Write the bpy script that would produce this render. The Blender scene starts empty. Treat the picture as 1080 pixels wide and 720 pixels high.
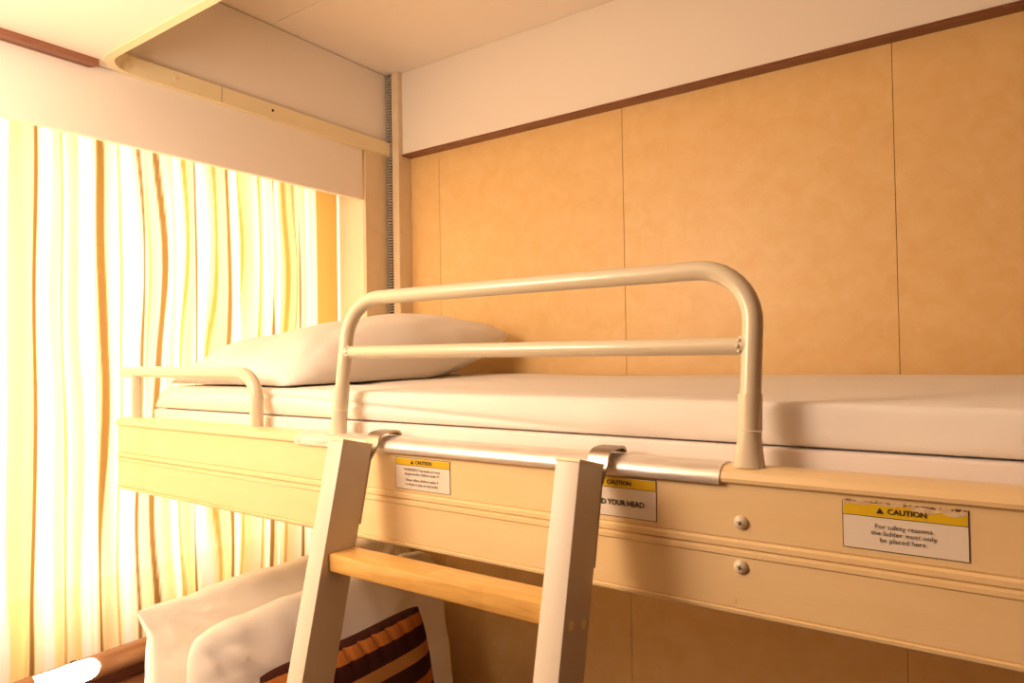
import bpy, bmesh, math, random
from mathutils import Vector, Matrix, noise
random.seed(7)
PI = math.pi
scene = bpy.context.scene
C = scene.collection

# ------------------------------------------------------------------ camera
cam_d = bpy.data.cameras.new('camera')
cam_d.sensor_width = 36.0
cam_d.lens = 36.0 * 721.08 / 1080
cam_d.clip_start = 0.02
cam = bpy.data.objects.new('camera', cam_d)
C.objects.link(cam)
CAM = Vector((1.38, -1.416, 1.50))
yaw, pit, rol = math.radians(-35.063), math.radians(1.072), math.radians(-0.92)
fw = Vector((math.sin(yaw)*math.cos(pit), math.cos(yaw)*math.cos(pit), math.sin(pit)))
rt = Vector((math.cos(yaw), -math.sin(yaw), 0))
up = rt.cross(fw)
r2 = rt*math.cos(rol) + up*math.sin(rol)
u2 = -rt*math.sin(rol) + up*math.cos(rol)
M = Matrix((r2, u2, -fw)).transposed().to_4x4()
M.translation = CAM
cam.matrix_world = M
scene.camera = cam

# ------------------------------------------------------------------ light and exposure
world = bpy.data.worlds.new('daylight')
scene.world = world
world.use_nodes = True
bg = world.node_tree.nodes['Background']
bg.inputs[0].default_value = (1.0, 0.95, 0.88, 1)
bg.inputs[1].default_value = 1.0

def area(name, loc, rot, sx, sy, power, col):
    d = bpy.data.lights.new(name, 'AREA')
    d.shape = 'RECTANGLE'; d.size = sx; d.size_y = sy
    d.energy = power; d.color = col
    o = bpy.data.objects.new(name, d)
    o.location = loc; o.rotation_euler = rot
    C.objects.link(o)
    return o
# daylight outside the window, shining in (+x)
area('window_daylight', (-0.72, -1.02, 1.55), (0, -PI/2, 0), 1.4, 1.9, 22.0, (1.0, 0.87, 0.80))

LAMP_POWER = 14.5
LAMP_COL = (1.0, 0.77, 0.57)
READ_EMIT = 30.0

vs = scene.view_settings
vs.view_transform = 'Standard'
vs.look = 'None'
vs.exposure = 1.2
vs.gamma = 1.0
vs.use_curve_mapping = False

# ------------------------------------------------------------------ materials
def mat(name, col, rough=0.5, metal=0.0, spec=0.5, mottle=None, mscale=20, bump=0.0, bscale=200, stretch=None, coat=0.0, sheen=0.0):
    m = bpy.data.materials.new(name)
    m.use_nodes = True
    nt = m.node_tree; N = nt.nodes; L = nt.links
    b = N['Principled BSDF']
    b.inputs['Base Color'].default_value = (*col, 1)
    b.inputs['Roughness'].default_value = rough
    b.inputs['Metallic'].default_value = metal
    b.inputs['Specular IOR Level'].default_value = spec
    b.inputs['Coat Weight'].default_value = coat
    b.inputs['Sheen Weight'].default_value = sheen
    tc = N.new('ShaderNodeTexCoord')
    mp = N.new('ShaderNodeMapping')
    L.new(tc.outputs['Object'], mp.inputs[0])
    if stretch: mp.inputs['Scale'].default_value = stretch
    if mottle:
        n = N.new('ShaderNodeTexNoise')
        n.inputs['Scale'].default_value = mscale; n.inputs['Detail'].default_value = 6; n.inputs['Roughness'].default_value = 0.65
        n.inputs['Distortion'].default_value = 0.6
        L.new(mp.outputs[0], n.inputs[0])
        r = N.new('ShaderNodeValToRGB')
        r.color_ramp.elements[0].position = 0.33; r.color_ramp.elements[0].color = (*mottle, 1)
        r.color_ramp.elements[1].position = 0.68; r.color_ramp.elements[1].color = (*col, 1)
        L.new(n.outputs[0], r.inputs[0]); L.new(r.outputs[0], b.inputs['Base Color'])
    if bump:
        n2 = N.new('ShaderNodeTexNoise')
        n2.inputs['Scale'].default_value = bscale; n2.inputs['Detail'].default_value = 3
        L.new(mp.outputs[0], n2.inputs[0])
        bp = N.new('ShaderNodeBump'); bp.inputs['Strength'].default_value = bump; bp.inputs['Distance'].default_value = 0.002
        L.new(n2.outputs[0], bp.inputs['Height']); L.new(bp.outputs[0], b.inputs['Normal'])
    return m

M_WALL = mat('mottled_vinyl', (0.83, 0.575, 0.265), 0.42, mottle=(0.785, 0.505, 0.20), mscale=24, bump=0.10, bscale=220)
M_POST = mat('post_vinyl', (0.80, 0.66, 0.46), 0.42, mottle=(0.75, 0.59, 0.38), mscale=22)
M_LINING_LIT = mat('jamb_lining_lit', (0.90, 0.80, 0.60), 0.45)  # paler than the post material: window brightness put into the colour
M_WHITE = mat('white_laminate', (0.88, 0.80, 0.71), 0.45, bump=0.03, bscale=400)
M_CEIL = mat('ceiling_laminate', (0.88, 0.79, 0.71), 0.5)
M_IVTRIM = mat('ivory_trim', (0.84, 0.72, 0.46), 0.35)
M_BROWN = mat('brown_trim', (0.24, 0.085, 0.035), 0.4, mottle=(0.17, 0.055, 0.022), mscale=30, stretch=(1, 8, 8))
M_BROWN_Y = mat('brown_trim_left', (0.30, 0.125, 0.07), 0.4, mottle=(0.24, 0.09, 0.05), mscale=30, stretch=(8, 1, 8))
M_DARK = mat('dark_gap', (0.03, 0.02, 0.015), 0.8)
M_GREYRIB = mat('grey_rib', (0.42, 0.36, 0.30), 0.5)
M_TUBE = mat('cream_enamel_tube', (0.69, 0.59, 0.42), 0.28, coat=0.3, bump=0.04, bscale=60)
M_LINEN = mat('white_cotton', (0.86, 0.80, 0.73), 0.9, sheen=0.2, bump=0.12, bscale=260)
M_LINEN_B = mat('white_sheet', (0.85, 0.76, 0.70), 0.9, sheen=0.2, bump=0.10, bscale=300)
M_STILE = mat('satin_grey_stile', (0.66, 0.58, 0.47), 0.42, bump=0.05, bscale=300, stretch=(1, 1, 0.2))
M_IVCAP = mat('ivory_plastic', (0.82, 0.70, 0.44), 0.4)
M_PLUG = mat('plug_cream', (0.92, 0.80, 0.50), 0.4)
M_STEEL = mat('brushed_steel', (0.88, 0.83, 0.76), 0.36, metal=0.6, mottle=(0.74, 0.66, 0.57), mscale=40, bump=0.15, bscale=60, stretch=(0.6, 4, 4))
M_HOOK = mat('hook_steel', (0.40, 0.33, 0.26), 0.35, metal=1.0)
M_STICK = mat('sticker_white', (0.80, 0.70, 0.58), 0.35)
M_YELLOW = mat('sticker_yellow', (0.72, 0.47, 0.015), 0.35)
M_INK = mat('black_ink', (0.035, 0.022, 0.015), 0.5)
M_LAMPB = mat('bronze_lamp', (0.30, 0.15, 0.075), 0.33, metal=0.35)
M_HEAD = mat('headboard_brown', (0.20, 0.075, 0.03), 0.45, mottle=(0.15, 0.05, 0.02), mscale=18, stretch=(8, 1, 8))
M_BLACK = mat('black_plastic', (0.02, 0.015, 0.012), 0.4)
M_FLOOR = mat('carpet_brown', (0.16, 0.07, 0.03), 0.95, mottle=(0.11, 0.045, 0.02), mscale=60, bump=0.4, bscale=300)
M_ROOM = mat('dark_cabin_laminate', (0.12, 0.035, 0.008), 0.5)  # unseen walls, coloured dark to cut the light they bounce back
M_OUT = mat('bay_lining', (0.80, 0.70, 0.52), 0.5)
M_FRAME = mat('window_frame_white', (0.85, 0.83, 0.78), 0.4)
M_BED = mat('bed_base_cream', (0.70, 0.55, 0.34), 0.5)

def board_material():
    m = mat('cream_painted_board', (0.84, 0.63, 0.345), 0.33, mottle=(0.80, 0.585, 0.295), mscale=9, bump=0.10, bscale=90, stretch=(0.5, 2, 2), coat=0.15)
    nt = m.node_tree; N = nt.nodes; L = nt.links
    b = N['Principled BSDF']
    src = b.inputs['Base Color'].links[0].from_socket
    tc = N.new('ShaderNodeTexCoord')
    n = N.new('ShaderNodeTexNoise'); n.inputs['Scale'].default_value = 70; n.inputs['Detail'].default_value = 2
    L.new(tc.outputs['Object'], n.inputs[0])
    r = N.new('ShaderNodeValToRGB')
    r.color_ramp.elements[0].position = 0.775; r.color_ramp.elements[0].color = (0, 0, 0, 1)
    r.color_ramp.elements[1].position = 0.80; r.color_ramp.elements[1].color = (1, 1, 1, 1)
    L.new(n.outputs[0], r.inputs[0])
    mx = N.new('ShaderNodeMix'); mx.data_type = 'RGBA'
    L.new(r.outputs[0], mx.inputs['Factor']); L.new(src, mx.inputs[6])
    mx.inputs[7].default_value = (0.25, 0.14, 0.07, 1)
    L.new(mx.outputs[2], b.inputs['Base Color'])
    return m
M_BOARD = board_material()

def wood_material():
    m = bpy.data.materials.new('beech_step'); m.use_nodes = True
    nt = m.node_tree; N = nt.nodes; L = nt.links
    b = N['Principled BSDF']; b.inputs['Roughness'].default_value = 0.38; b.inputs['Coat Weight'].default_value = 0.15
    tc = N.new('ShaderNodeTexCoord'); mp = N.new('ShaderNodeMapping'); mp.inputs['Scale'].default_value = (1.2, 14, 14)
    L.new(tc.outputs['Object'], mp.inputs[0])
    n = N.new('ShaderNodeTexNoise'); n.inputs['Scale'].default_value = 14; n.inputs['Detail'].default_value = 6; n.inputs['Distortion'].default_value = 0.8
    L.new(mp.outputs[0], n.inputs[0])
    r = N.new('ShaderNodeValToRGB')
    r.color_ramp.elements[0].position = 0.3; r.color_ramp.elements[0].color = (0.64, 0.33, 0.075, 1)
    r.color_ramp.elements[1].position = 0.72; r.color_ramp.elements[1].color = (0.82, 0.49, 0.145, 1)
    L.new(n.outputs[0], r.inputs[0])
    # laminated staves of slightly different tone
    br = N.new('ShaderNodeTexBrick'); br.inputs['Scale'].default_value = 1.0
    br.inputs['Brick Width'].default_value = 0.16; br.inputs['Row Height'].default_value = 0.022; br.inputs['Mortar Size'].default_value = 0.0
    br.inputs['Color1'].default_value = (0.86, 0.86, 0.86, 1); br.inputs['Color2'].default_value = (1.0, 1.0, 1.0, 1)
    L.new(tc.outputs['Object'], br.inputs[0])
    mx = N.new('ShaderNodeMix'); mx.data_type = 'RGBA'; mx.blend_type = 'MULTIPLY'; mx.inputs['Factor'].default_value = 1
    L.new(r.outputs[0], mx.inputs[6]); L.new(br.outputs[0], mx.inputs[7])
    L.new(mx.outputs[2], b.inputs['Base Color'])
    return m
M_WOOD = wood_material()

def emit_material(name, col, s):
    m = bpy.data.materials.new(name); m.use_nodes = True
    b = m.node_tree.nodes['Principled BSDF']
    b.inputs['Base Color'].default_value = (*col, 1)
    b.inputs['Emission Color'].default_value = (*col, 1); b.inputs['Emission Strength'].default_value = s
    return m
M_DIFFUSER = emit_material('lamp_diffuser', (1.0, 0.74, 0.42), READ_EMIT)
M_OPAL = emit_material('opal_shade', (1.0, 0.80, 0.55), 3.0)

def glass_material():
    m = bpy.data.materials.new('window_glass'); m.use_nodes = True
    nt = m.node_tree; N = nt.nodes; L = nt.links
    N.remove(N['Principled BSDF'])
    t = N.new('ShaderNodeBsdfTransparent'); g = N.new('ShaderNodeBsdfGlossy'); g.inputs['Roughness'].default_value = 0.02
    mx = N.new('ShaderNodeMixShader'); mx.inputs[0].default_value = 0.06
    L.new(t.outputs[0], mx.inputs[1]); L.new(g.outputs[0], mx.inputs[2]); L.new(mx.outputs[0], N['Material Output'].inputs[0])
    return m
M_GLASS = glass_material()

def curtain_material():
    m = bpy.data.materials.new('striped_sheer_curtain'); m.use_nodes = True
    nt = m.node_tree; N = nt.nodes; L = nt.links
    N.remove(N['Principled BSDF'])
    at = N.new('ShaderNodeVertexColor'); at.layer_name = 'cloth_colour'
    tc = N.new('ShaderNodeTexCoord'); n = N.new('ShaderNodeTexNoise'); n.inputs['Scale'].default_value = 350
    L.new(tc.outputs['Object'], n.inputs[0])
    bp = N.new('ShaderNodeBump'); bp.inputs['Strength'].default_value = 0.2; bp.inputs['Distance'].default_value = 0.001
    L.new(n.outputs[0], bp.inputs['Height'])
    d = N.new('ShaderNodeBsdfDiffuse'); t = N.new('ShaderNodeBsdfTranslucent')
    L.new(at.outputs['Color'], d.inputs[0]); L.new(at.outputs['Color'], t.inputs[0])
    L.new(bp.outputs[0], d.inputs['Normal'])
    mx = N.new('ShaderNodeMixShader'); mx.inputs[0].default_value = 0.55
    L.new(d.outputs[0], mx.inputs[1]); L.new(t.outputs[0], mx.inputs[2])
    tr = N.new('ShaderNodeBsdfTransparent')
    L.new(at.outputs['Color'], tr.inputs[0])
    m2 = N.new('ShaderNodeMixShader'); L.new(at.outputs['Alpha'], m2.inputs[0])
    L.new(tr.outputs[0], m2.inputs[1]); L.new(mx.outputs[0], m2.inputs[2])
    L.new(m2.outputs[0], N['Material Output'].inputs[0])
    return m
M_CURTAIN = curtain_material()

def cushion_material():
    m = mat('striped_velvet', (0.2, 0.06, 0.02), 0.9, spec=0.15, bump=0.5, bscale=420)
    nt = m.node_tree; N = nt.nodes; L = nt.links
    b = N['Principled BSDF']
    uv = N.new('ShaderNodeUVMap'); sp = N.new('ShaderNodeSeparateXYZ'); L.new(uv.outputs[0], sp.inputs[0])
    r = N.new('ShaderNodeValToRGB'); r.color_ramp.interpolation = 'CONSTANT'
    dk = (0.045, 0.010, 0.006); og = (0.42, 0.135, 0.025); tn = (0.44, 0.20, 0.05); lt = (0.50, 0.235, 0.08)
    seq = [(0.0, og), (0.21, dk), (0.50, tn), (0.71, dk)]
    e = r.color_ramp.elements
    e[0].position = 0; e[0].color = (*og, 1); e[1].position = 0.21; e[1].color = (*dk, 1)
    for p, c in seq[2:]:
        x = e.new(p); x.color = (*c, 1)
    m1 = N.new('ShaderNodeMath'); m1.operation = 'SUBTRACT'; m1.inputs[0].default_value = 0.978; L.new(sp.outputs['Y'], m1.inputs[1])
    m2 = N.new('ShaderNodeMath'); m2.operation = 'MULTIPLY'; m2.inputs[1].default_value = 4.6; L.new(m1.outputs[0], m2.inputs[0])
    m3 = N.new('ShaderNodeMath'); m3.operation = 'FRACT'; L.new(m2.outputs[0], m3.inputs[0])
    L.new(m3.outputs[0], r.inputs[0]); L.new(r.outputs[0], b.inputs['Base Color'])
    return m
M_CUSHION = cushion_material()

# ------------------------------------------------------------------ helpers
def box(bm, x0, x1, y0, y1, z0, z1, bev=0.0, seg=1):
    vs_ = bmesh.ops.create_cube(bm, size=1)['verts']
    for v in vs_:
        v.co = Vector(((x0+x1)/2 + v.co.x*(x1-x0), (y0+y1)/2 + v.co.y*(y1-y0), (z0+z1)/2 + v.co.z*(z1-z0)))
    if bev:
        es = list({e for v in vs_ for e in v.link_edges})
        bmesh.ops.bevel(bm, geom=es, offset=bev, segments=seg, affect='EDGES', profile=0.5)
    return bm

def fillet(pts, rad, n=8):
    pts = [Vector(p) for p in pts]
    out = [pts[0]]
    for i in range(1, len(pts)-1):
        a, b, c = pts[i-1], pts[i], pts[i+1]
        r_ = rad[i-1] if isinstance(rad, (list, tuple)) else rad
        d1 = (a-b).normalized(); d2 = (c-b).normalized()
        ang = d1.angle(d2)
        t = r_/math.tan(ang/2)
        p1 = b + d1*t; p2 = b + d2*t
        ctr = b + (d1+d2).normalized()*(r_/math.sin(ang/2))
        v1 = p1-ctr; v2 = p2-ctr
        tot = v1.angle(v2)
        ax = v1.cross(v2).normalized()
        for k in range(n+1):
            out.append(ctr + Matrix.Rotation(tot*k/n, 3, ax) @ v1)
    out.append(pts[-1])
    return out

def tube(bm, pts, rad, sides=16, radii=None):
    pts = [Vector(p) for p in pts]
    rings = []
    t0 = (pts[1]-pts[0]).normalized()
    ref = Vector((0, 1, 0)) if abs(t0.y) < 0.9 else Vector((1, 0, 0))
    nrm = (ref - t0*ref.dot(t0)).normalized()
    for i, p in enumerate(pts):
        if i == 0: t = t0
        elif i == len(pts)-1: t = (pts[i]-pts[i-1]).normalized()
        else: t = ((pts[i+1]-pts[i]).normalized() + (pts[i]-pts[i-1]).normalized()).normalized()
        nrm = (nrm - t*nrm.dot(t)).normalized()
        bn = t.cross(nrm)
        r_ = radii[i] if radii else rad
        rx, ry = r_ if isinstance(r_, tuple) else (r_, r_)
        rings.append([bm.verts.new(p + nrm*math.cos(2*PI*k/sides)*ry + bn*math.sin(2*PI*k/sides)*rx) for k in range(sides)])
    for a, b in zip(rings, rings[1:]):
        for k in range(sides):
            bm.faces.new((a[k], a[(k+1) % sides], b[(k+1) % sides], b[k]))
    bm.faces.new(rings[0][::-1]); bm.faces.new(rings[-1])
    return bm

def extrude_x(bm, prof, x0, x1):
    a = [bm.verts.new((x0, y, z)) for y, z in prof]
    b = [bm.verts.new((x1, y, z)) for y, z in prof]
    n = len(prof)
    for k in range(n):
        bm.faces.new((a[k], a[(k+1) % n], b[(k+1) % n], b[k]))
    bm.faces.new(a[::-1]); bm.faces.new(b)
    return bm

def prism_z(bm, poly, z0, z1):
    a = [bm.verts.new((x, y, z0)) for x, y in poly]
    b = [bm.verts.new((x, y, z1)) for x, y in poly]
    n = len(poly)
    for k in range(n):
        bm.faces.new((a[k], a[(k+1) % n], b[(k+1) % n], b[k]))
    bm.faces.new(a[::-1]); bm.faces.new(b)
    return bm

def obj(name, bm, m, parent=None, smooth=None, local=True):
    bmesh.ops.recalc_face_normals(bm, faces=bm.faces)
    me = bpy.data.meshes.new(name)
    if parent is not None and local:
        off = -parent.location
        if parent.parent: off -= parent.parent.location
        bmesh.ops.translate(bm, verts=bm.verts, vec=off)
    bm.to_mesh(me); bm.free()
    if isinstance(m, (list, tuple)):
        for x in m: me.materials.append(x)
    else:
        me.materials.append(m)
    if smooth is not None:
        for p in me.polygons: p.use_smooth = True
        if smooth < 180:
            try: me.set_sharp_from_angle(angle=math.radians(smooth))
            except Exception: pass
    o = bpy.data.objects.new(name, me)
    C.objects.link(o)
    if parent is not None: o.parent = parent
    return o

def tag(o, label=None, cat=None, group=None, kind=None):
    if label: o['label'] = label
    if cat: o['category'] = cat
    if group: o['group'] = group
    if kind: o['kind'] = kind
    return o

def thing(name, label, cat, loc=(0, 0, 0), group=None, kind=None):
    o = bpy.data.objects.new(name, None)
    o.location = loc
    C.objects.link(o)
    return tag(o, label, cat, group, kind)

def B(): return bmesh.new()

X1 = 2.0        # far (right) wall
YF = -2.3       # wall behind the camera
ZT = 2.29       # recessed ceiling
ZL = 2.062      # lower ceiling
# ------------------------------------------------------------------ the room
floor = tag(obj('floor', box(B(), -0.35, X1+0.1, YF-0.1, 0.1, -0.1, 0.0), M_FLOOR), 'brown carpeted cabin floor below the two bunks', 'floor', kind='structure')
# back wall
wb = tag(obj('wall_back', box(B(), -0.35, X1+0.1, 0.010, 0.1, 0, 2.4), M_HEAD), 'mottled tan panelled wall running behind the upper bunk', 'wall', kind='structure')
seams = [0.0, 0.151, 0.702, 1.243, 1.79, X1]
for a, b in zip(seams, seams[1:]):
    p = obj('wall_panel', box(B(), a+0.0004, b-0.0004, 0.0, 0.014, 0.0, 2.075, 0.0007), M_WALL, wb)
obj('soffit_panel', box(B(), 0.047, X1, -0.034, 0.014, 2.062, ZT, 0.001), M_WHITE, wb)
# brown strip closing the soffit
bm = B()
extrude_x(bm, [(-0.0352, 2.0615), (-0.0358, 2.0575), (-0.034, 2.0555), (-0.024, 2.0560), (-0.0232, 2.0572), (-0.0222, 2.0560), (-0.001, 2.0565), (-0.001, 2.0615)], 0.047, X1)
tag(obj('trim_1', bm, M_BROWN), 'dark brown grooved strip under the long soffit above the tan wall panels', 'trim', kind='structure')

# left wall: frieze, jamb block and outer wall with the window opening
wl = tag(obj('wall_left', box(B(), -0.26, -0.012, YF, 0.012, 2.065, 2.4), M_DARK), 'left wall with a curtained window bay below its white frieze', 'wall', kind='structure')
for a, b in ((-0.432, -0.028), (-0.741, -0.432), (-0.815, -0.741)):
    obj('frieze_panel', box(B(), -0.013, 0.0, a+0.00005, b-0.00005, 2.064, ZT-0.002, 0.0003), M_WHITE, wl)
obj('pelmet', box(B(), -0.014, 0.0, YF, -0.1385, 1.923, 2.062, 0.0015), M_WHITE, wl)
obj('jamb_post', box(B(), -0.26, -0.008, -0.126, 0.012, 0, 2.066), M_POST, wl)
obj('jamb_panel', box(B(), -0.010, 0.0, -0.130, -0.03, 0, 2.062, 0.0012), M_POST, wl)
obj('jamb_lining_lit', box(B(), -0.26, -0.010, -0.130, -0.124, 0, 2.064, 0.0008), M_LINING_LIT, wl)
# outer wall round the window
WY0, WY1, WZ0, WZ1 = -1.90, -0.15, 0.98, 2.04
bm = B()
box(bm, -0.32, -0.26, YF, WY0, 0, 2.4); box(bm, -0.32, -0.26, WY1, 0.012, 0, 2.4)
box(bm, -0.32, -0.26, WY0, WY1, 0, WZ0); box(bm, -0.32, -0.26, WY0, WY1, WZ1, 2.4)
obj('outer_wall', bm, M_OUT, wl)
w1 = thing('window_1', 'bright cabin window hidden behind the striped curtain', 'window', (-0.29, (WY0+WY1)/2, WZ0), kind='structure')
bm = B(); f = 0.035
box(bm, -0.31, -0.265, WY0, WY0+f, WZ0, WZ1); box(bm, -0.31, -0.265, WY1-f, WY1, WZ0, WZ1)
box(bm, -0.31, -0.265, WY0+f, WY1-f, WZ0, WZ0+f); box(bm, -0.31, -0.265, WY0+f, WY1-f, WZ1-f, WZ1)
obj('window_frame', bm, M_FRAME, w1)
obj('pane', box(B(), -0.292, -0.288, WY0+f, WY1-f, WZ0+f, WZ1-f), M_GLASS, w1)
# other walls, out of the picture
tag(obj('wall_right', box(B(), X1, X1+0.1, YF-0.1, 0.1, 0, 2.4), M_ROOM), 'unseen dark cabin wall at the foot end of the bunks', 'wall', kind='structure')
tag(obj('wall_front', box(B(), -0.35, X1+0.1, YF-0.1, YF, 0, 2.4), M_ROOM), 'unseen dark cabin wall behind the viewer', 'wall', kind='structure')
# ceiling: low part with a recess over the bunk
ce = tag(obj('ceiling', box(B(), -0.35, X1+0.1, YF-0.1, 0.1, 2.40, 2.48), M_CEIL), 'pale cabin ceiling with a rounded recess above the upper bunk', 'ceiling', kind='structure')
for a, b in ((-0.418, 0.012), (-0.83, -0.418)):
    obj('ceiling_panel', box(B(), -0.012, X1, a+0.0005, b-0.0005, ZT, ZT+0.02, 0.0012), M_CEIL, ce)
obj('ceiling_joint', box(B(), 0.0, X1, -0.424, -0.412, ZT-0.0012, ZT, 0.0004), M_WHITE, ce)
obj('bulkhead', box(B(), 0.0, X1, YF, -0.822, ZL+0.006, 2.40), M_CEIL, ce)
YE = -0.822   # edge of the low ceiling
RO = 0.075
arc_o = [(RO - RO*math.cos(t), YE + RO - RO*math.sin(t)) for t in [PI/2*k/12 for k in range(13)]]   # (0,YE+RO) -> (RO,YE)
def corner_poly(): return [(0.0, YE)] + arc_o
obj('corner_infill', prism_z(B(), corner_poly(), ZL, ZL+0.03), M_CEIL, ce)
obj('low_ceiling_panel', box(B(), 0.0, X1, YF, -1.40, ZL, ZL+0.006, 0.0008), M_CEIL, ce)
obj('low_ceiling_panel', box(B(), 0.0, X1, -1.3985, YE, ZL, ZL+0.006, 0.0008), M_CEIL, ce)
# ivory edge strip of the recess: flange + upright leg swept round the corner
bm = B()
W = 0.016
RI = RO - W
outer = [(0.0, -0.03)] + arc_o + [(X1, YE)]
inner = [(W, -0.03)] + [(W + RI - RI*math.cos(t), YE + W + RI - RI*math.sin(t)) for t in [PI/2*k/12 for k in range(13)]] + [(X1, YE+W)]
inner2 = [(W-0.003, -0.03)] + [(W-0.003 + (RI+.003) - (RI+.003)*math.cos(t), YE + W - .003 + (RI+.003) - (RI+.003)*math.sin(t)) for t in [PI/2*k/12 for k in range(13)]] + [(X1, YE+W-0.003)]
z0, z1, z2 = ZL-0.0025, ZL+0.0005, ZL+0.033
prev = None
for o_, i_, j_ in zip(outer, inner, inner2):
    ring = [bm.verts.new((*o_, z0)), bm.verts.new((*i_, z0)), bm.verts.new((*i_, z2)), bm.verts.new((*j_, z2)), bm.verts.new((*j_, z1)), bm.verts.new((*o_, z1))]
    if prev:
        for k in range(6): bm.faces.new((prev[k], prev[(k+1) % 6], ring[(k+1) % 6], ring[k]))
    else: bm.faces.new(ring)
    prev = ring
bm.faces.new(prev[::-1])
t2 = tag(obj('trim_2', bm, M_IVTRIM, smooth=40), 'ivory edge strip rounding the corner of the ceiling recess', 'trim', kind='structure')
for y_, r_ in ((-0.665, 0.005), (-0.432, 0.003)):
    bm = B(); tube(bm, [(W, y_, ZL+0.017), (W+0.0015, y_, ZL+0.017), (W+0.002, y_, ZL+0.017)], 0, 12, radii=[r_, r_, r_*0.6])
    obj('screw_cap', bm, M_IVTRIM if r_ > 0.004 else M_DARK, t2)
obj('strip_joint', box(B(), W, W+0.0006, -0.5615, -0.5605, ZL-0.001, ZL+0.033), M_HOOK, t2)
# brown strip on the low ceiling along the window side
bm = B()
prof = [(0.0, 0.0), (0.0, -0.010), (0.0125, -0.0125), (0.0140, -0.0070), (0.0155, -0.0125), (0.030, -0.011), (0.031, 0.0)]
a = [bm.verts.new((x, YF, ZL+z)) for x, z in prof]; b = [bm.verts.new((x, -0.826 + x*0.25, ZL+z)) for x, z in prof]
for k in range(len(prof)): bm.faces.new((a[k], a[(k+1) % 7], b[(k+1) % 7], b[k]))
bm.faces.new(a[::-1]); bm.faces.new(b)
tag(obj('trim_3', bm, M_BROWN_Y), 'short reddish brown grooved strip under the low ceiling above the pelmet', 'trim', kind='structure')
obj('groove_shade_line', box(B(), 0.0132, 0.0148, YF, -0.825, ZL-0.0127, ZL-0.010), M_DARK, bpy.data.objects['trim_3'])  # dark strip laid in the groove to stand for its shade
# corner post and toothed strip
tag(obj('trim_4', box(B(), 0.0215, 0.0468, -0.050, 0.0, 0, ZT, 0.0015), M_POST), 'slim tan upright post in the corner behind the pillow', 'trim', kind='structure')
t5 = tag(obj('trim_5', box(B(), 0.001, 0.021, -0.044, 0.0, 0, ZT), M_DARK), 'grey toothed upright strip left of the corner post', 'trim', kind='structure')
tooth = None
for k in range(128):
    z_ = 1.30 + k*0.0077
    if tooth is None:
        tooth = obj('tooth', box(B(), 0.0045, 0.0205, -0.052, -0.043, z_, z_+0.0042), M_GREYRIB, t5); zt = z_
    else:
        o = tooth.copy(); C.objects.link(o); o.parent = t5; o.location = (0, 0, z_-zt)

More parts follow.
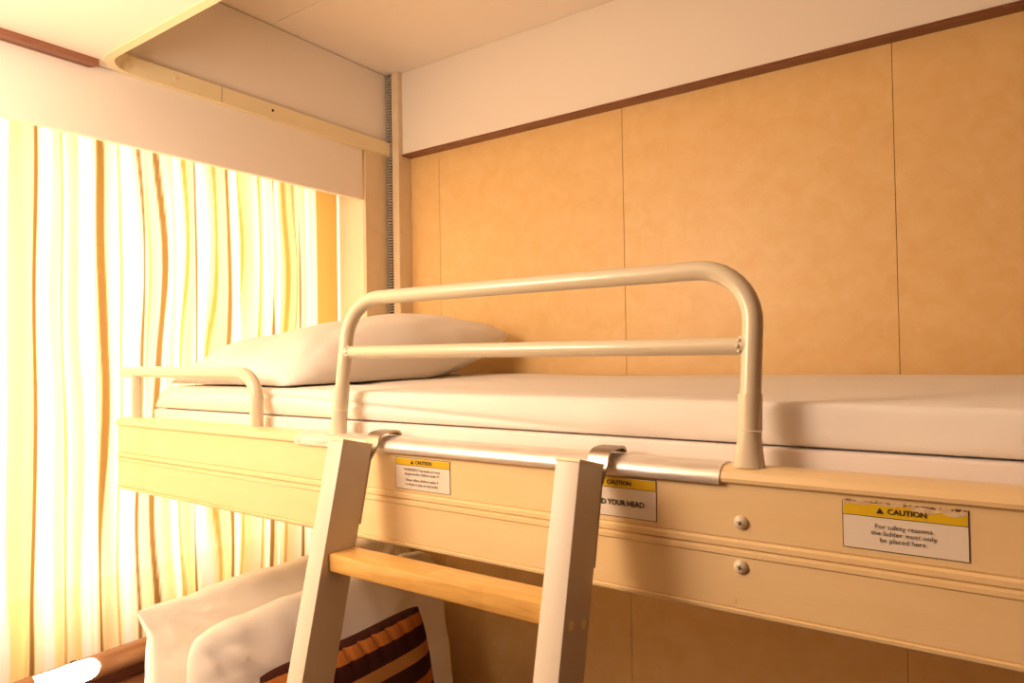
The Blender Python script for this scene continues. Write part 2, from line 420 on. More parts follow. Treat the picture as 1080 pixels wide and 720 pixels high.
# ------------------------------------------------------------------ curtain
def lerp(a, b, t): return a + (b-a)*t
def curtain():
    xc = -0.112
    ytop = (-2.15, -0.134)
    nu, nz = 1000, 44
    z0, z1 = 0.30, 2.058
    dark = [(-0.885, .0085), (-0.745, .009), (-0.684, .0045), (-0.635, .008), (-0.545, .010), (-0.468, .0075), (-0.345, .010), (-0.262, .008), (-1.02, .009), (-1.13, .007), (-1.27, .010), (-1.4, .008), (-1.52, .009), (-1.66, .008), (-1.8, .010), (-1.95, .008)]
    gold = [(-0.822, .005), (-0.716, .003), (-0.658, .003), (-0.585, .006), (-0.505, .005), (-0.425, .004), (-0.395, .005), (-0.312, .006), (-0.295, .003), (-0.95, .005), (-1.07, .005), (-1.2, .006), (-1.34, .005), (-1.6, .005)]
    satin = [(-0.855, .014), (-0.79, .016), (-0.77, .01), (-0.70, .010), (-0.60, .014), (-0.52, .012), (-0.45, .012), (-0.375, .010), (-0.325, .008), (-0.235, .010), (-0.93, .016), (-1.0, .012), (-1.1, .014), (-1.24, .014), (-1.45, .016)]
    bm = B()
    col = bm.loops.layers.float_color.new('cloth_colour')
    us = []
    V = []
    for j in range(nz+1):
        z = lerp(z0, z1, j/nz)
        row = []
        for i in range(nu+1):
            y = lerp(ytop[0], ytop[1], i/nu)
            g = 0.35 + 0.65*(1 - abs((z-1.5)/1.3))
            env = min(1.0, max(0.0, (-0.20 - y)/0.10))
            ph = y + 0.018*noise.noise(Vector((y*4, z*1.6, 3)))
            x = xc + env*(0.013*math.sin(ph*62) + 0.009*math.sin(ph*113+1.3+0.5*z) + 0.008*noise.noise(Vector((y*22, z*2.2, 1))))
            x += 0.003*env*math.sin(ph*190 + z*2)
            row.append(bm.verts.new((x, y, z)))
        V.append(row)
    base = Vector((0.94, 0.67, 0.28)); whit = Vector((0.95, 0.85, 0.66)); dk = Vector((0.27, 0.14, 0.035)); gd = Vector((0.60, 0.34, 0.075)); flat = Vector((0.50, 0.27, 0.06)); sat = Vector((0.93, 0.80, 0.68))
    def cloth(y, z):
        w = 0.024*noise.noise(Vector((y*5.0, z*2.0, 7))) + 0.004*noise.noise(Vector((y*14, z*4, 2))) + 0.02*(z-1.35)*noise.noise(Vector((y*3.1, 9.2, 4)))
        u = y + w*min(1.0, max(0.2, (-0.18 - y)/0.1))
        t = 0.5 + 0.5*math.sin(u*105 + 2.0*math.sin(u*31))
        c_ = base.lerp(whit, t*0.6); al = 0.90
        def lay(col_, al_, w_):
            nonlocal c_, al
            c_ = c_.lerp(col_, w_); al = lerp(al, al_, w_)
        lay(flat, 0.99, min(1.0, max(0.0, (u+0.207)/0.003)))  # flat cloth end coloured darker, standing for its lack of backlight
        for lst, col_, al_, k_ in ((satin, sat, 0.95, 1.0), (gold, gd, 0.96, 1.35), (dark, dk, 0.98, 1.3)):
            for c, h in lst:
                d_ = h*k_*0.5 - abs(u-c)
                if d_ > -0.001: lay(col_, al_, min(1.0, d_/0.002+0.5))
        return (*c_, al)
    for j in range(nz):
        zc = lerp(z0, z1, (j+.5)/nz)
        for i in range(nu):
            fc = bm.faces.new((V[j][i], V[j][i+1], V[j+1][i+1], V[j+1][i]))
            for l in fc.loops:
                l[col] = cloth(l.vert.co.y, l.vert.co.z)
    o = obj('curtain', bm, M_CURTAIN, smooth=180)
    tag(o, 'sheer white and yellow curtain with thin brown stripes hanging in the window bay', 'curtain')
    # double cloth of the bottom hem
    return o
curtain()

# ------------------------------------------------------------------ upper bunk
bunk = thing('bunk_bed', 'cream painted upper bunk with moulded side board and tubular guard rails', 'bunk bed', (1.0, -0.4, 1.26))
yb = -0.775
prof = [(-0.745, 1.262), (-0.752, 1.2545), (yb+0.004, 1.2535), (yb-0.001, 1.2565), (yb-0.0015, 1.2595), (yb+0.0012, 1.2605), (yb, 1.262),
        (yb, 1.3085), (yb-0.0016, 1.3100), (yb-0.0016, 1.3140), (yb+0.0014, 1.3160), (yb-0.0016, 1.3180), (yb-0.0016, 1.3225), (yb+0.0014, 1.3245), (yb, 1.3265),
        (yb, 1.3755), (yb-0.0015, 1.3765), (yb-0.0045, 1.3780), (yb-0.0050, 1.3815), (yb-0.002, 1.3870), (yb+0.006, 1.3908), (yb+0.016, 1.3920), (-0.742, 1.3905), (-0.738, 1.386), (-0.738, 1.29), (-0.745, 1.286)]
side = obj('side_board', extrude_x(B(), prof, 0.002, X1), M_BOARD, bunk, smooth=28)
obj('bed_base', box(B(), 0.002, X1, -0.740, 0.0, 1.285, 1.305), M_BED, bunk)
# metal wear strip over the cap
bm = B()
top = [(yb-0.0062, 1.3762), (yb-0.0062, 1.3820), (yb-0.003, 1.3880), (yb+0.0055, 1.3922), (yb+0.016, 1.3935), (-0.744, 1.3922)]
inn = [(y+0.001, z-0.0012) for y, z in top]
extrude_x(bm, top + inn[::-1], 0.545, 1.168)
ws = obj('wear_strip', bm, M_STEEL, bunk, smooth=40); ws['label'] = 'scuffed metal wear strip'
bm = B()
extrude_x(bm, [(yb-0.0066, 1.3768), (yb-0.0066, 1.3818), (yb-0.0036, 1.3878), (yb-0.002, 1.3868), (yb-0.0052, 1.3815), (yb-0.0052, 1.3768)], 0.543, 0.640)
wt = obj('worn_tape', bm, mat('worn_white_tape', (0.86, 0.82, 0.75), 0.5, mottle=(0.55, 0.40, 0.25), mscale=45), bunk); wt['label'] = 'worn white end of the strip'
# big screws
for x_, z_ in ((1.186, 1.341), (1.185, 1.300)):
    bm = B()
    rr = [0.0, 0.006, 0.0066, 0.0062, 0.0045, 0.0022]; hh = [0.001, 0.001, -0.001, -0.0022, -0.0036, -0.0042]
    tube(bm, [(x_, yb+h, z_) for h in (0.001, -0.001, -0.0024, -0.0036, -0.0042)], 0, 20, radii=[0.0066, 0.0066, 0.0058, 0.0040, 0.0016])
    s_ = obj('screw', bm, M_TUBE, bunk, smooth=50)
    bm = B()
    box(bm, x_-0.0026, x_+0.0026, yb-0.0044, yb-0.0034, z_-0.0005, z_+0.0005)
    box(bm, x_-0.0005, x_+0.0005, yb-0.0045, yb-0.0035, z_-0.0022, z_+0.0022)
    bmesh.ops.rotate(bm, verts=bm.verts, cent=(x_, yb, z_), matrix=Matrix.Rotation(math.radians(25), 3, 'Y'))
    obj('cross_slot', bm, M_DARK, s_)

# big guard rail
RT = 0.00975
def gy(z): return -0.764 + (z-1.392)*0.11
pl, pr_ = 0.6195, 1.1915
path = fillet([(pl, gy(1.43), 1.43), (pl+0.004, gy(1.582), 1.5825), (pr_+0.003, gy(1.581), 1.5812), (pr_, gy(1.43), 1.43)], [0.060, 0.055], 10)
gr = obj('guard_rail', tube(B(), path, RT, 20), M_TUBE, bunk, smooth=60)
obj('cross_bar', tube(B(), [(pl+0.004, gy(1.506), 1.5065), (pr_, gy(1.504), 1.5045)], 0.0088, 16), M_TUBE, gr, smooth=60)
for px_ in (pl, pr_):
    obj('collar', tube(B(), [(px_, gy(1.424), 1.4245), (px_, gy(1.459), 1.4590), (px_, gy(1.459), 1.4592)], 0, 20, radii=[0.0113, 0.0113, 0.0098]), M_TUBE, gr, smooth=40)
    obj('foot', tube(B(), [(px_, gy(1.424), 1.4240), (px_, gy(1.418), 1.4180), (px_, gy(1.40), 1.4010), (px_, gy(1.39), 1.3900)], 0, 20,
        radii=[0.0108, 0.0110, (0.0132, 0.010), (0.0148, 0.0085)]), M_TUBE, gr, smooth=60)
    bm = B()
for px_, z_ in ((pl+0.004, 1.5065), (pr_, 1.5045)):
    s = 1 if px_ < 1 else -1
    bm = B()
    for k in range(10):
        a_ = 2*PI*k/10
        bmesh.ops.create_icosphere(bm, subdivisions=1, radius=0.0022, matrix=Matrix.Translation((px_+s*(0.0085+0.0012*math.cos(2*a_)), gy(z_)+0.0086*math.cos(a_), z_+0.0086*math.sin(a_))))
    obj('weld_bead', bm, M_TUBE, gr, smooth=180)
# small grab rail at the head
ys = -0.7555
path = fillet([(-0.012, ys, 1.478), (0.418, ys, 1.4765), (0.415, ys, 1.386)], [0.045], 10)
sr = obj('grab_rail', tube(B(), path, 0.0104, 20), M_TUBE, bunk, smooth=60)
obj('post', tube(B(), [(0.034, ys, 1.386), (0.034, ys, 1.474)], 0.0095, 16), M_TUBE, sr, smooth=60)

# stickers
def text_mesh(body, size, bold=0.0, align='CENTER', spacing=1.0):
    cu = bpy.data.curves.new('lettering', 'FONT')
    cu.body = body; cu.size = size; cu.align_x = align; cu.align_y = 'CENTER'
    cu.offset = bold; cu.space_line = spacing; cu.resolution_u = 3; cu.extrude = 0.0001
    o = bpy.data.objects.new('tmp_text', cu); C.objects.link(o)
    dg = bpy.context.evaluated_depsgraph_get(); dg.update()
    me = bpy.data.meshes.new_from_object(o.evaluated_get(dg))
    bpy.data.objects.remove(o); bpy.data.curves.remove(cu)
    me.name = 'lettering'
    return me

def put_text(name, body, size, x, z, parent, y=yb-0.0012, bold=0.0, sx=1.0, spacing=1.0):
    me = text_mesh(body, size, bold, spacing=spacing)
    me.transform(Matrix.Translation(Vector((x, y, z)) - parent.location - (parent.parent.location if parent.parent else Vector())) @ Matrix.Rotation(PI/2, 4, 'X') @ Matrix.Diagonal((sx, 1, 1, 1)))
    me.materials.clear(); me.materials.append(M_INK)
    o = bpy.data.objects.new(name, me); C.objects.link(o); o.parent = parent
    return o

def sticker(x0, x1, z0, z1, zh, label, lines, tri_dx):
    st = obj('warning_sticker', box(B(), x0, x1, yb-0.0006, yb+0.0002, z0, z1), M_STICK, bunk)
    st['label'] = label
    obj('yellow_band', box(B(), x0+0.0005, x1-0.0005, yb-0.0008, yb-0.0004, zh, z1-0.0005), M_YELLOW, st)
    bm = B(); w = 0.0005
    box(bm, x0-w, x0, yb-0.0007, yb, z0-w, z1+w); box(bm, x1, x1+w, yb-0.0007, yb, z0-w, z1+w)
    box(bm, x0-w, x1+w, yb-0.0007, yb, z0-w, z0); box(bm, x0-w, x1+w, yb-0.0007, yb, z1, z1+w)
    box(bm, x0, x1, yb-0.0009, yb, zh-0.0003, zh+0.0002)
    obj('border', bm, M_INK, st)
    xc = (x0+x1)/2; zc = (zh+z1)/2-0.0003
    put_text('lettering', 'CAUTION', 0.0062, xc+0.003+tri_dx, zc, st, bold=0.00012)
    bm = B()
    tx = xc-0.0165+tri_dx
    f_ = [bm.verts.new((tx-0.0028, yb-0.0011, zc-0.0022)), bm.verts.new((tx+0.0028, yb-0.0011, zc-0.0022)), bm.verts.new((tx, yb-0.0011, zc+0.0026))]
    g_ = [bm.verts.new((v.co.x, yb-0.0006, v.co.z)) for v in f_]
    bm.faces.new(f_); bm.faces.new(g_[::-1])
    for k in range(3): bm.faces.new((f_[k], f_[(k+1) % 3], g_[(k+1) % 3], g_[k]))
    obj('warning_triangle', bm, M_INK, st)
    for body, size, dz, bold, sx in lines:
        put_text('lettering', body, size, xc, zh-dz, st, bold=bold, sx=sx)
    return st
sticker(0.743, 0.8345, 1.330, 1.3695, 1.3605, 'caution label warning that top bunks are dangerous for children',
        [('WARNING! Top bunks are very', 0.0048, 0.0055, -0.00005, 0.95), ('dangerous for children under 9.', 0.0048, 0.0108, -0.00005, 0.95),
         ('Never allow children under 9', 0.0048, 0.0185, -0.00005, 0.95), ('to sleep or play on top bunks.', 0.0048, 0.0238, -0.00005, 0.95)], 0.0)
sticker(1.016, 1.1025, 1.3315, 1.3715, 1.3610, 'caution label reading MIND YOUR HEAD',
        [('MIND YOUR HEAD', 0.0078, 0.0155, 0.00018, 0.93)], 0.0)
s3 = sticker(1.2725, 1.3615, 1.3325, 1.3710, 1.3600, 'caution label with a scraped top edge beside the two screws',
        [('For safety reasons', 0.0056, 0.0076, -0.00006, 1.0), ('the ladder must only', 0.0056, 0.0131, -0.00006, 1.0), ('be placed here.', 0.0056, 0.0186, -0.00006, 1.0)], 0.0)
# torn paper along the top edge of the third label
bm = B()
rng = random.Random(3)
for a_, b_, d_ in ((1.2725, 1.293, 0.0022), (1.299, 1.318, 0.0016), (1.322, 1.3615, 0.0044)):
    n_ = 9
    tp = [bm.verts.new((lerp(a_, b_, k/n_), yb-0.00115, 1.3722+rng.uniform(0, .0012))) for k in range(n_+1)]
    bt = [bm.verts.new((lerp(a_, b_, k/n_), yb-0.00115, 1.3708-d_*rng.uniform(.35, 1)*(0.3 if k in (0, n_) else 1))) for k in range(n_+1)]
    for k in range(n_): bm.faces.new((bt[k], bt[k+1], tp[k+1], tp[k]))
obj('torn_paper', bm, mat('torn_paper', (0.80, 0.62, 0.40), 0.8, mottle=(0.55, 0.36, 0.18), mscale=120), s3)
bm = B()
for k in range(26):
    x_ = rng.uniform(1.271, 1.364); w_ = rng.uniform(.001, .0045)
    box(bm, x_, x_+w_, yb-0.0013, yb-0.0008, 1.3712+rng.uniform(-.0006, .0012), 1.3718+rng.uniform(.0002, .0014))
obj('grime', bm, mat('grime', (0.30, 0.17, 0.10), 0.8), s3)['kind'] = 'stuff'

# ------------------------------------------------------------------ upper mattress, duvet, pillow
def rounded_slab(x0, x1, y0, y1, z0, z1, r, seg=4):
    return box(B(), x0, x1, y0, y1, z0, z1, r, seg)
tag(obj('mattress', rounded_slab(0.052, 1.985, -0.7325, -0.006, 1.306, 1.4055, 0.0035), M_LINEN_B, smooth=60), 'white sheeted mattress lying in the upper bunk under the folded duvet', 'mattress')

def duvet():
    bm = B()
    x0, x1 = 0.058, 1.975
    nx, ns = 260, 64
    rings = []
    for i in range(nx+1):
        x = lerp(x0, x1, i/nx)
        e = min(1.0, (x-x0)/0.05); e = math.sqrt(max(0.0, 1-(1-e)**2))
        e2 = min(1.0, (x1-x)/0.03); e = min(e, math.sqrt(max(0.0, 1-(1-e2)**2)))
        ring = []
        zb = 1.4058
        lowlip = 0.0002 + 0.0002*noise.noise(Vector((x*2.3, 0, 5)))
        for k in range(ns):
            t = k/ns
            # 0..0.3 bottom (back to front), .3...5 front, .5..0.92 top, rest back
            if t < 0.25:
                s = t/0.25; y = lerp(-0.012, -0.715, s); z = zb + (lowlip-0.001)*max(0, (s-.93)/.07)
                if s < .93: z = zb+0.0006
            elif t < 0.60:
                s = (t-0.25)/0.35; a_ = -PI/2 + PI*s
                rr = 0.022
                y = -0.715 - 0.0165*max(0.0, math.cos(a_))**0.45
                z = zb + lowlip*(1-s) + rr + rr*math.sin(a_)
                z += 0.0015*(1-s)
                # crease where the fold overlaps
                zc_ = lerp(1.438, 1.413, min(1, max(0, (x-0.45)/0.55)))
                amp = 0.006*min(1, max(0, (1.02-x)/0.2))
                y += amp*math.exp(-((z-zc_)/0.0028)**2)
                y += 0.0075*noise.noise(Vector((x*3.0, z*22, 2)))*math.sin(PI*s) + 0.0014*noise.noise(Vector((x*18, z*30, 8)))*math.sin(PI*s)
            elif t < 0.95:
                s = (t-0.60)/0.35; y = lerp(-0.715, -0.012, s)
                z = zb + 0.044 + 0.002*s + 0.0042*noise.noise(Vector((x*2.2, y*5, 6)))*min(1, s*5) + 0.0022*noise.noise(Vector((x*5, y*16, 1)))*min(1, s*5)
                z += 0.004*max(0, (x-1.25)/0.2)*min(1, s*2) if x < 1.45 else 0.004*min(1, s*2)
            else:
                s = (t-0.95)/0.05; y = -0.012 + 0.003*math.sin(PI*s); z = lerp(zb+0.046, zb, s)
            zm = zb + 0.012
            z = zb + (z-zb)*(0.25+0.75*e) if z > zb else z
            ring.append(bm.verts.new((x, y, z)))
        rings.append(ring)
    for a, b in zip(rings, rings[1:]):
        for k in range(ns): bm.faces.new((a[k], a[(k+1) % ns], b[(k+1) % ns], b[k]))
    bm.faces.new(rings[0][::-1]); bm.faces.new(rings[-1])
    return bm
tag(obj('duvet', duvet(), M_LINEN, smooth=180), 'white duvet laid flat over the upper bunk mattress', 'duvet')

def pillow_bm(w, h, t, corner=(0, 0, 0, 0), n=56, rows=44, pinch=0.06, wr=0.006, seed=0.0, p=2.6, flat=0.0, tuft=False, uvs=False, dogear=0.0, ragged=0.0, ear=None):
    """pillow lying in xy, thickness along z, seam at z=0; corner = z lift at (-,-),(+,-),(-,+),(+,+)"""
    bm = B()
    uvl = bm.loops.layers.uv.new('UVMap') if uvs else None
    m = rows
    grids = []
    for sgn in (1, -1):
        g = []
        for j in range(m+1):
            v = -1 + 2*j/m
            row = []
            for i in range(n+1):
                u = -1 + 2*i/n
                ex = 1 - pinch*(1-abs(v)**1.6)*1.0*abs(u)**4
                ey = 1 - pinch*(1-abs(u)**1.6)*1.0*abs(v)**4
                cr = (abs(u)*abs(v))**6
                k = 1 - 0.035*cr - dogear*(abs(u)*abs(v))**3
                x = u*w/2*ex*k; y = v*h/2*ey*k
                d = max(0.0, (1-abs(u)**p))*max(0.0, (1-abs(v)**p))
                z = sgn*t/2*d**0.5
                if ear and u*ear[0] > 0.80 and v*ear[1] > 0.80:
                    q_ = (min(abs(u), abs(v))-0.80)/0.20
                    x += ear[0]*0.032*q_; y += ear[1]*0.006*q_; z *= 1-0.5*q_
                if ragged:
                    x += ragged*(noise.noise(Vector((seed, v*2.2, 8))) + 0.4*noise.noise(Vector((seed, v*9, 8))))*abs(u)**3
                    y += ragged*(noise.noise(Vector((u*2.2, seed, 6))) + 0.4*noise.noise(Vector((u*9, seed, 6))))*abs(v)**3
                edge = 1-d
                q = Vector((u*2.1+seed, v*2.1, sgn*3.0))
                wz = wr*(0.8*noise.noise(q) + 0.12*noise.noise(q*2.3))*min(1, d*2)
                for cu_, cv_ in ((-1, 1), (1, 1), (-1, -1), (1, -1)):     # folds radiating from the corners
                    rr_ = math.hypot(u-cu_, v-cv_); th = math.atan2(v-cv_, u-cu_)
                    wz += sgn*wr*0.9*(0.25 - abs(noise.noise(Vector((th*3.2+seed*1.7+cu_*3, rr_*0.8, cv_*5+sgn)))))*math.exp(-(rr_/0.75)**2)*min(1, d*5)
                # puckers radiating in from the seam
                wz += wr*0.35*noise.noise(Vector((u*9+seed, v*2, 1+sgn)))*max(0, abs(v)-0.55)*1.5*min(1, d*6)
                wz += wr*0.35*noise.noise(Vector((u*2+seed, v*9, 4+sgn)))*max(0, abs(u)-0.55)*1.5*min(1, d*6)
                if tuft:
                    wz -= sgn*0.010*max(0, (abs(v)-0.72)/0.28)*math.exp(-((((u*5.5+seed) % 1)-0.5)/0.09)**2)*min(1, d*8)
                z += wz
                cu, cv = (u+1)/2, (v+1)/2
                z += corner[0]*(1-cu)*(1-cv) + corner[1]*cu*(1-cv) + corner[2]*(1-cu)*cv + corner[3]*cu*cv
                bdy = i in (0, n) or j in (0, m)
                if bdy and sgn == -1: row.append(grids[0][j][i])
                else: row.append(bm.verts.new((x, y, z)))
            g.append(row)
        grids.append(g)
    for sgn, g in zip((1, -1), grids):
        for j in range(m):
            for i in range(n):
                q = (g[j][i], g[j][i+1], g[j+1][i+1], g[j+1][i])
                idx = ((i, j), (i+1, j), (i+1, j+1), (i, j+1))
                if sgn == -1: q = q[::-1]; idx = idx[::-1]
                fc = bm.faces.new(q)
                if uvl:
                    for l, (a, b) in zip(fc.loops, idx): l[uvl].uv = (a/n, b/m)
    return bm

def pillow(name, mw, label, cat, m, group=None, zmin=None, xmin=None, **kw):
    bm = pillow_bm(**kw)
    for v in bm.verts:      # cloth settles on what it lies on
        p = mw @ v.co
        if zmin is not None and p.z < zmin: p.z = zmin + 0.0006*noise.noise(v.co*30)
        if xmin is not None and p.x < xmin: p.x = xmin + 0.0006*noise.noise(v.co*30)
        v.co = p - mw.translation
    bmesh.ops.recalc_face_normals(bm, faces=bm.faces)
    me = bpy.data.meshes.new(name); bm.to_mesh(me); bm.free(); me.materials.append(m)
    for p in me.polygons: p.use_smooth = True
    o = bpy.data.objects.new(name, me); C.objects.link(o)
    o.location = mw.translation
    return tag(o, label, cat, group)

# upper pillow: x across 0.40, y along 0.64
pillow('pillow', Matrix.Translation((0.240, -0.385, 1.535)), 'plump white pillow lying on the upper bunk against the curtain', 'pillow', M_LINEN, zmin=1.4537,
       w=0.385, h=0.66, t=0.175, corner=(-0.080, -0.084, -0.01, 0.012), wr=0.016, seed=2.0, p=2.4, pinch=0.05, ragged=0.012)

# ------------------------------------------------------------------ ladder
lad = thing('ladder', 'grey ladder with wooden steps hooked over the edge of the upper bunk', 'ladder', (0.877, -1.15, 0.0))
U = Vector((0, 0.2333, 0.9724)); U.normalize()             # up along the stile
Nn = Vector((0, U.z, -U.y))                                  # towards the bunk
ftop = Vector((0, -0.847, 1.399))
Ls = (ftop.z - 0.004) / U.z
DEP = 0.0490
def stile_bm(x0, x1, s0, s1, d0, d1, bev):
    """box along the stile axis; s measured down from the top, d towards the bunk"""
    bm = B()
    vs_ = bmesh.ops.create_cube(bm, size=1)['verts']
    for v in vs_:
        x = x0 if v.co.x < 0 else x1
        s = s0 if v.co.z > 0 else s1
        d = d0 if v.co.y < 0 else d1
        p = ftop - U*s + Nn*d
        v.co = Vector((x, p.y, p.z))
    if bev:
        bmesh.ops.bevel(bm, geom=list({e for v in vs_ for e in v.link_edges}), offset=bev, segments=2, affect='EDGES', profile=0.6)
    return bm
for x0 in (0.6985, 1.0305):
    st = obj('stile', stile_bm(x0, x0+0.0268, 0.0022, Ls-0.02, 0, DEP, 0.0016), M_STILE, lad, smooth=40)
    obj('top_cap', stile_bm(x0-0.0006, x0+0.0274, -0.0005, 0.0028, -0.0006, DEP+0.0006, 0.0009), M_IVCAP, st)
    obj('rubber_foot', stile_bm(x0-0.001, x0+0.0278, Ls-0.035, Ls-0.012, -0.001, DEP+0.001, 0.002), M_BLACK, st)
    # strap hook over the rail cap: follows the back of the stile, then over the cap
    path = []
    for s in (0.10, 0.05, 0.02):
        p = ftop - U*s + Nn*(DEP+0.0018); path.append((p.y, p.z))
    path += [(-0.7880, 1.3860), (-0.7868, 1.3920), (-0.7835, 1.3968), (-0.7775, 1.3992), (-0.768, 1.4002), (-0.755, 1.4000), (-0.749, 1.3985), (-0.7460, 1.3955), (-0.7452, 1.3935)]
    bm = B(); prev = None
    xs0, xs1 = x0+0.003, x0+0.0262
    pts = [Vector((0, a, b)) for a, b in path]
    for i, p in enumerate(pts):
        t = (pts[min(i+1, len(pts)-1)] - pts[max(i-1, 0)]).normalized()
        n_ = Vector((0, -t.z, t.y))*0.0014
        ring = [bm.verts.new((xs0, p.y-n_.y, p.z-n_.z)), bm.verts.new((xs1, p.y-n_.y, p.z-n_.z)), bm.verts.new((xs1, p.y+n_.y, p.z+n_.z)), bm.verts.new((xs0, p.y+n_.y, p.z+n_.z))]
        if prev:
            for k in range(4): bm.faces.new((prev[k], prev[(k+1) % 4], ring[(k+1) % 4], ring[k]))
        else: bm.faces.new(ring)
        prev = ring
    bm.faces.new(prev[::-1])
    h_ = obj('hook', bm, M_HOOK, st, smooth=35); h_['label'] = 'bent steel strap hook'
# wooden steps: top surface level, 0.25 m apart
first_step = None
for k in range(5):
    zt_ = 1.2655 - 0.25*k
    sdown = (ftop.z - zt_)/U.z
    pf = ftop - U*sdown
    yf_ = pf.y + 0.007
    if first_step is None:
        bm = box(B(), 0.7245, 1.0315, yf_, yf_+0.040, zt_-0.0215, zt_, 0.003, 2)
        first_step = obj('step', bm, M_WOOD, lad, smooth=40); z0_, y0_ = zt_, yf_
        first_step['label'] = 'varnished beech step'
    else:
        o = first_step.copy(); C.objects.link(o); o.parent = lad; o.location = (0, yf_-y0_, zt_-z0_)
    for x0 in (0.6985, 1.0305):
        for dd in (0.013, 0.036):
            p = ftop - U*(sdown+0.013) + Nn*dd
            sx = 1 if x0 > 0.9 else -1
            xf = x0+0.0268 if sx > 0 else x0
            bm = tube(B(), [(xf-sx*0.0005, p.y, p.z), (xf+sx*0.0008, p.y, p.z), (xf+sx*0.0011, p.y, p.z)], 0, 14, radii=[0.0048, 0.0048, 0.004])
            obj('screw_plug', bm, M_PLUG, lad)

# ------------------------------------------------------------------ lower bunk, its pillows and cushion, lamp
low = thing('lower_bunk', 'lower bunk with a brown wooden headboard below the striped curtain', 'bed', (1.0, -0.4, 0.0))
obj('bed_box', box(B(), 0.004, X1, -0.775, 0.0, 0.0, 0.36, 0.004), M_BED, low)
hb = obj('headboard', box(B(), -0.05, -0.001, -1.30, -0.132, 0.0, 0.868, 0.003), M_HEAD, low)
obj('headboard_back', box(B(), -0.068, -0.05, -1.30, -0.132, 0.0, 0.888, 0.001), mat('headboard_back', (0.13, 0.03, 0.012), 0.5), low)
sk = obj('power_socket', box(B(), -0.002, 0.0025, -0.735, -0.655, 0.785, 0.856, 0.0015), M_BLACK, low); sk['label'] = 'black power socket'
obj('socket_hole', tube(B(), [(0.0024, -0.70, 0.825), (0.0030, -0.70, 0.825)], 0.013, 16), mat('socket_grey', (0.06, 0.05, 0.045), 0.3), sk)
tag(obj('mattress', rounded_slab(0.02, 1.97, -0.765, -0.008, 0.361, 0.500, 0.02), M_LINEN_B, smooth=60), 'white sheeted mattress of the lower bunk below the leaning pillows', 'mattress')
ry = PI/2
def lean(deg, roll=0): return (PI/2 + math.radians(0), 0, 0)
def pose(loc, tilt, roll, yaw_=0):
    # local x -> world y (width), local y -> world z (height), local z -> world x (towards the room)
    base = Matrix(((0, 0, 1), (1, 0, 0), (0, 1, 0))).to_4x4()
    m_ = Matrix.Translation(loc) @ Matrix.Rotation(math.radians(yaw_), 4, 'Z') @ Matrix.Rotation(math.radians(tilt), 4, 'Y') @ Matrix.Rotation(math.radians(roll), 4, 'X') @ base
    return m_
pillow('pillow', pose((0.095, -0.41, 0.778), -7, 0), 'rearmost white pillow leaning against the striped curtain on the lower bunk', 'pillow', M_LINEN, 'pillows on the lower bunk',
       zmin=0.5015, xmin=0.005, w=0.74, h=0.555, t=0.16, wr=0.026, seed=5.0, ear=(-1, 1), pinch=0.05, dogear=0.07, ragged=0.010, n=72, rows=60)
pillow('pillow', pose((0.275, -0.462, 0.775), -8, 0), 'front white pillow below the ladder step behind the striped cushion', 'pillow', M_LINEN, 'pillows on the lower bunk',
       zmin=0.5015, w=0.67, h=0.545, t=0.15, wr=0.026, seed=11.0, pinch=0.05, dogear=0.07, ragged=0.010, n=72, rows=60)
pillow('cushion', pose((0.448, -0.567, 0.752), -9, 0), 'brown and orange striped cushion propped in front of the white pillows', 'cushion', M_CUSHION,
       zmin=0.5015, w=0.38, h=0.50, t=0.12, wr=0.004, seed=3.3, pinch=0.03, tuft=True, uvs=True, p=3.5)

lamp = thing('reading_lamp', 'bronze tubular reading lamp glowing below the striped curtain', 'lamp', (-0.035, -0.90, 0.87))
LX, LZ, LR = -0.040, 0.915, 0.0225
pts = [(LX, -1.02, LZ), (LX, -1.017, LZ), (LX, -0.955, LZ), (LX, -0.952, LZ), (LX, -0.949, LZ), (LX, -0.946, LZ), (LX, -0.943, LZ), (LX, -0.50, LZ), (LX, -0.497, LZ)]
obj('tube_body', tube(B(), pts, 0, 28, radii=[LR*.8, LR, LR, LR*.92, LR, LR*.92, LR, LR, LR*.8]), M_LAMPB, lamp, smooth=40)
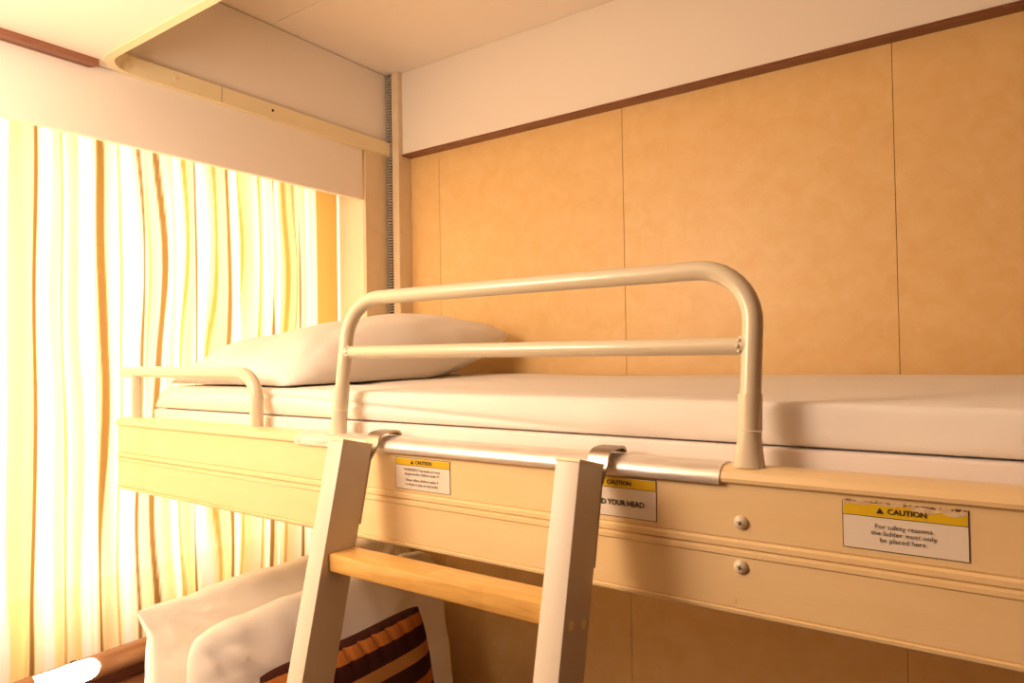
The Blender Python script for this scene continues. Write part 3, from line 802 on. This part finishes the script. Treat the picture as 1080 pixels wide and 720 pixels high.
# glowing diffuser set in the tube, facing the room
bm = B()
ya, yb2, NA, NY = -0.905, -0.800, 12, 24
grid = []
for j in range(NY+1):
    y = lerp(ya, yb2, j/NY)
    e = 1.0
    if yb2 - y < 0.022: e = math.sqrt(max(0.02, 1-((0.022-(yb2-y))/0.022)**2))
    row = []
    for i in range(NA+1):
        a_ = math.radians(24) + math.radians(56)*e*(-1 + 2*i/NA)
        row.append(bm.verts.new((LX + (LR+0.0006)*math.cos(a_), y, LZ + (LR+0.0006)*math.sin(a_))))
    grid.append(row)
for j in range(NY):
    for i in range(NA): bm.faces.new((grid[j][i], grid[j][i+1], grid[j+1][i+1], grid[j+1][i]))
obj('diffuser', bm, M_DIFFUSER, lamp, smooth=180)['label'] = 'glowing white diffuser'
obj('bracket', box(B(), LX-0.008, LX+0.008, -0.60, -0.57, 0.8685, 0.895), M_LAMPB, lamp)
obj('switch', box(B(), LX-0.004, LX+0.004, -0.842, -0.832, LZ+LR-0.001, LZ+LR+0.0025, 0.001), M_BLACK, lamp)

# ceiling lamp of the cabin, above and left of the viewer
cl = thing('ceiling_lamp', 'round opal ceiling lamp on the low ceiling in front of the window', 'lamp', (0.44, -1.50, ZL))
obj('base_plate', tube(B(), [(0.44, -1.50, ZL-0.012), (0.44, -1.50, ZL)], 0.11, 32), M_FRAME, cl, smooth=40)
bm = B(); bmesh.ops.create_uvsphere(bm, u_segments=28, v_segments=12, radius=0.1, matrix=Matrix.Translation((0.44, -1.50, ZL-0.012)) @ Matrix.Diagonal((1, 1, 0.45, 1)))
bmesh.ops.delete(bm, geom=[v for v in bm.verts if v.co.z > ZL-0.008], context='VERTS')
obj('opal_shade', bm, M_OPAL, cl, smooth=180)
ld = bpy.data.lights.new('ceiling_lamp_light', 'POINT')
ld.energy = LAMP_POWER; ld.color = LAMP_COL; ld.shadow_soft_size = 0.20
lo = bpy.data.objects.new('ceiling_lamp_light', ld); C.objects.link(lo); lo.location = (0.44, -1.50, ZL-0.28)
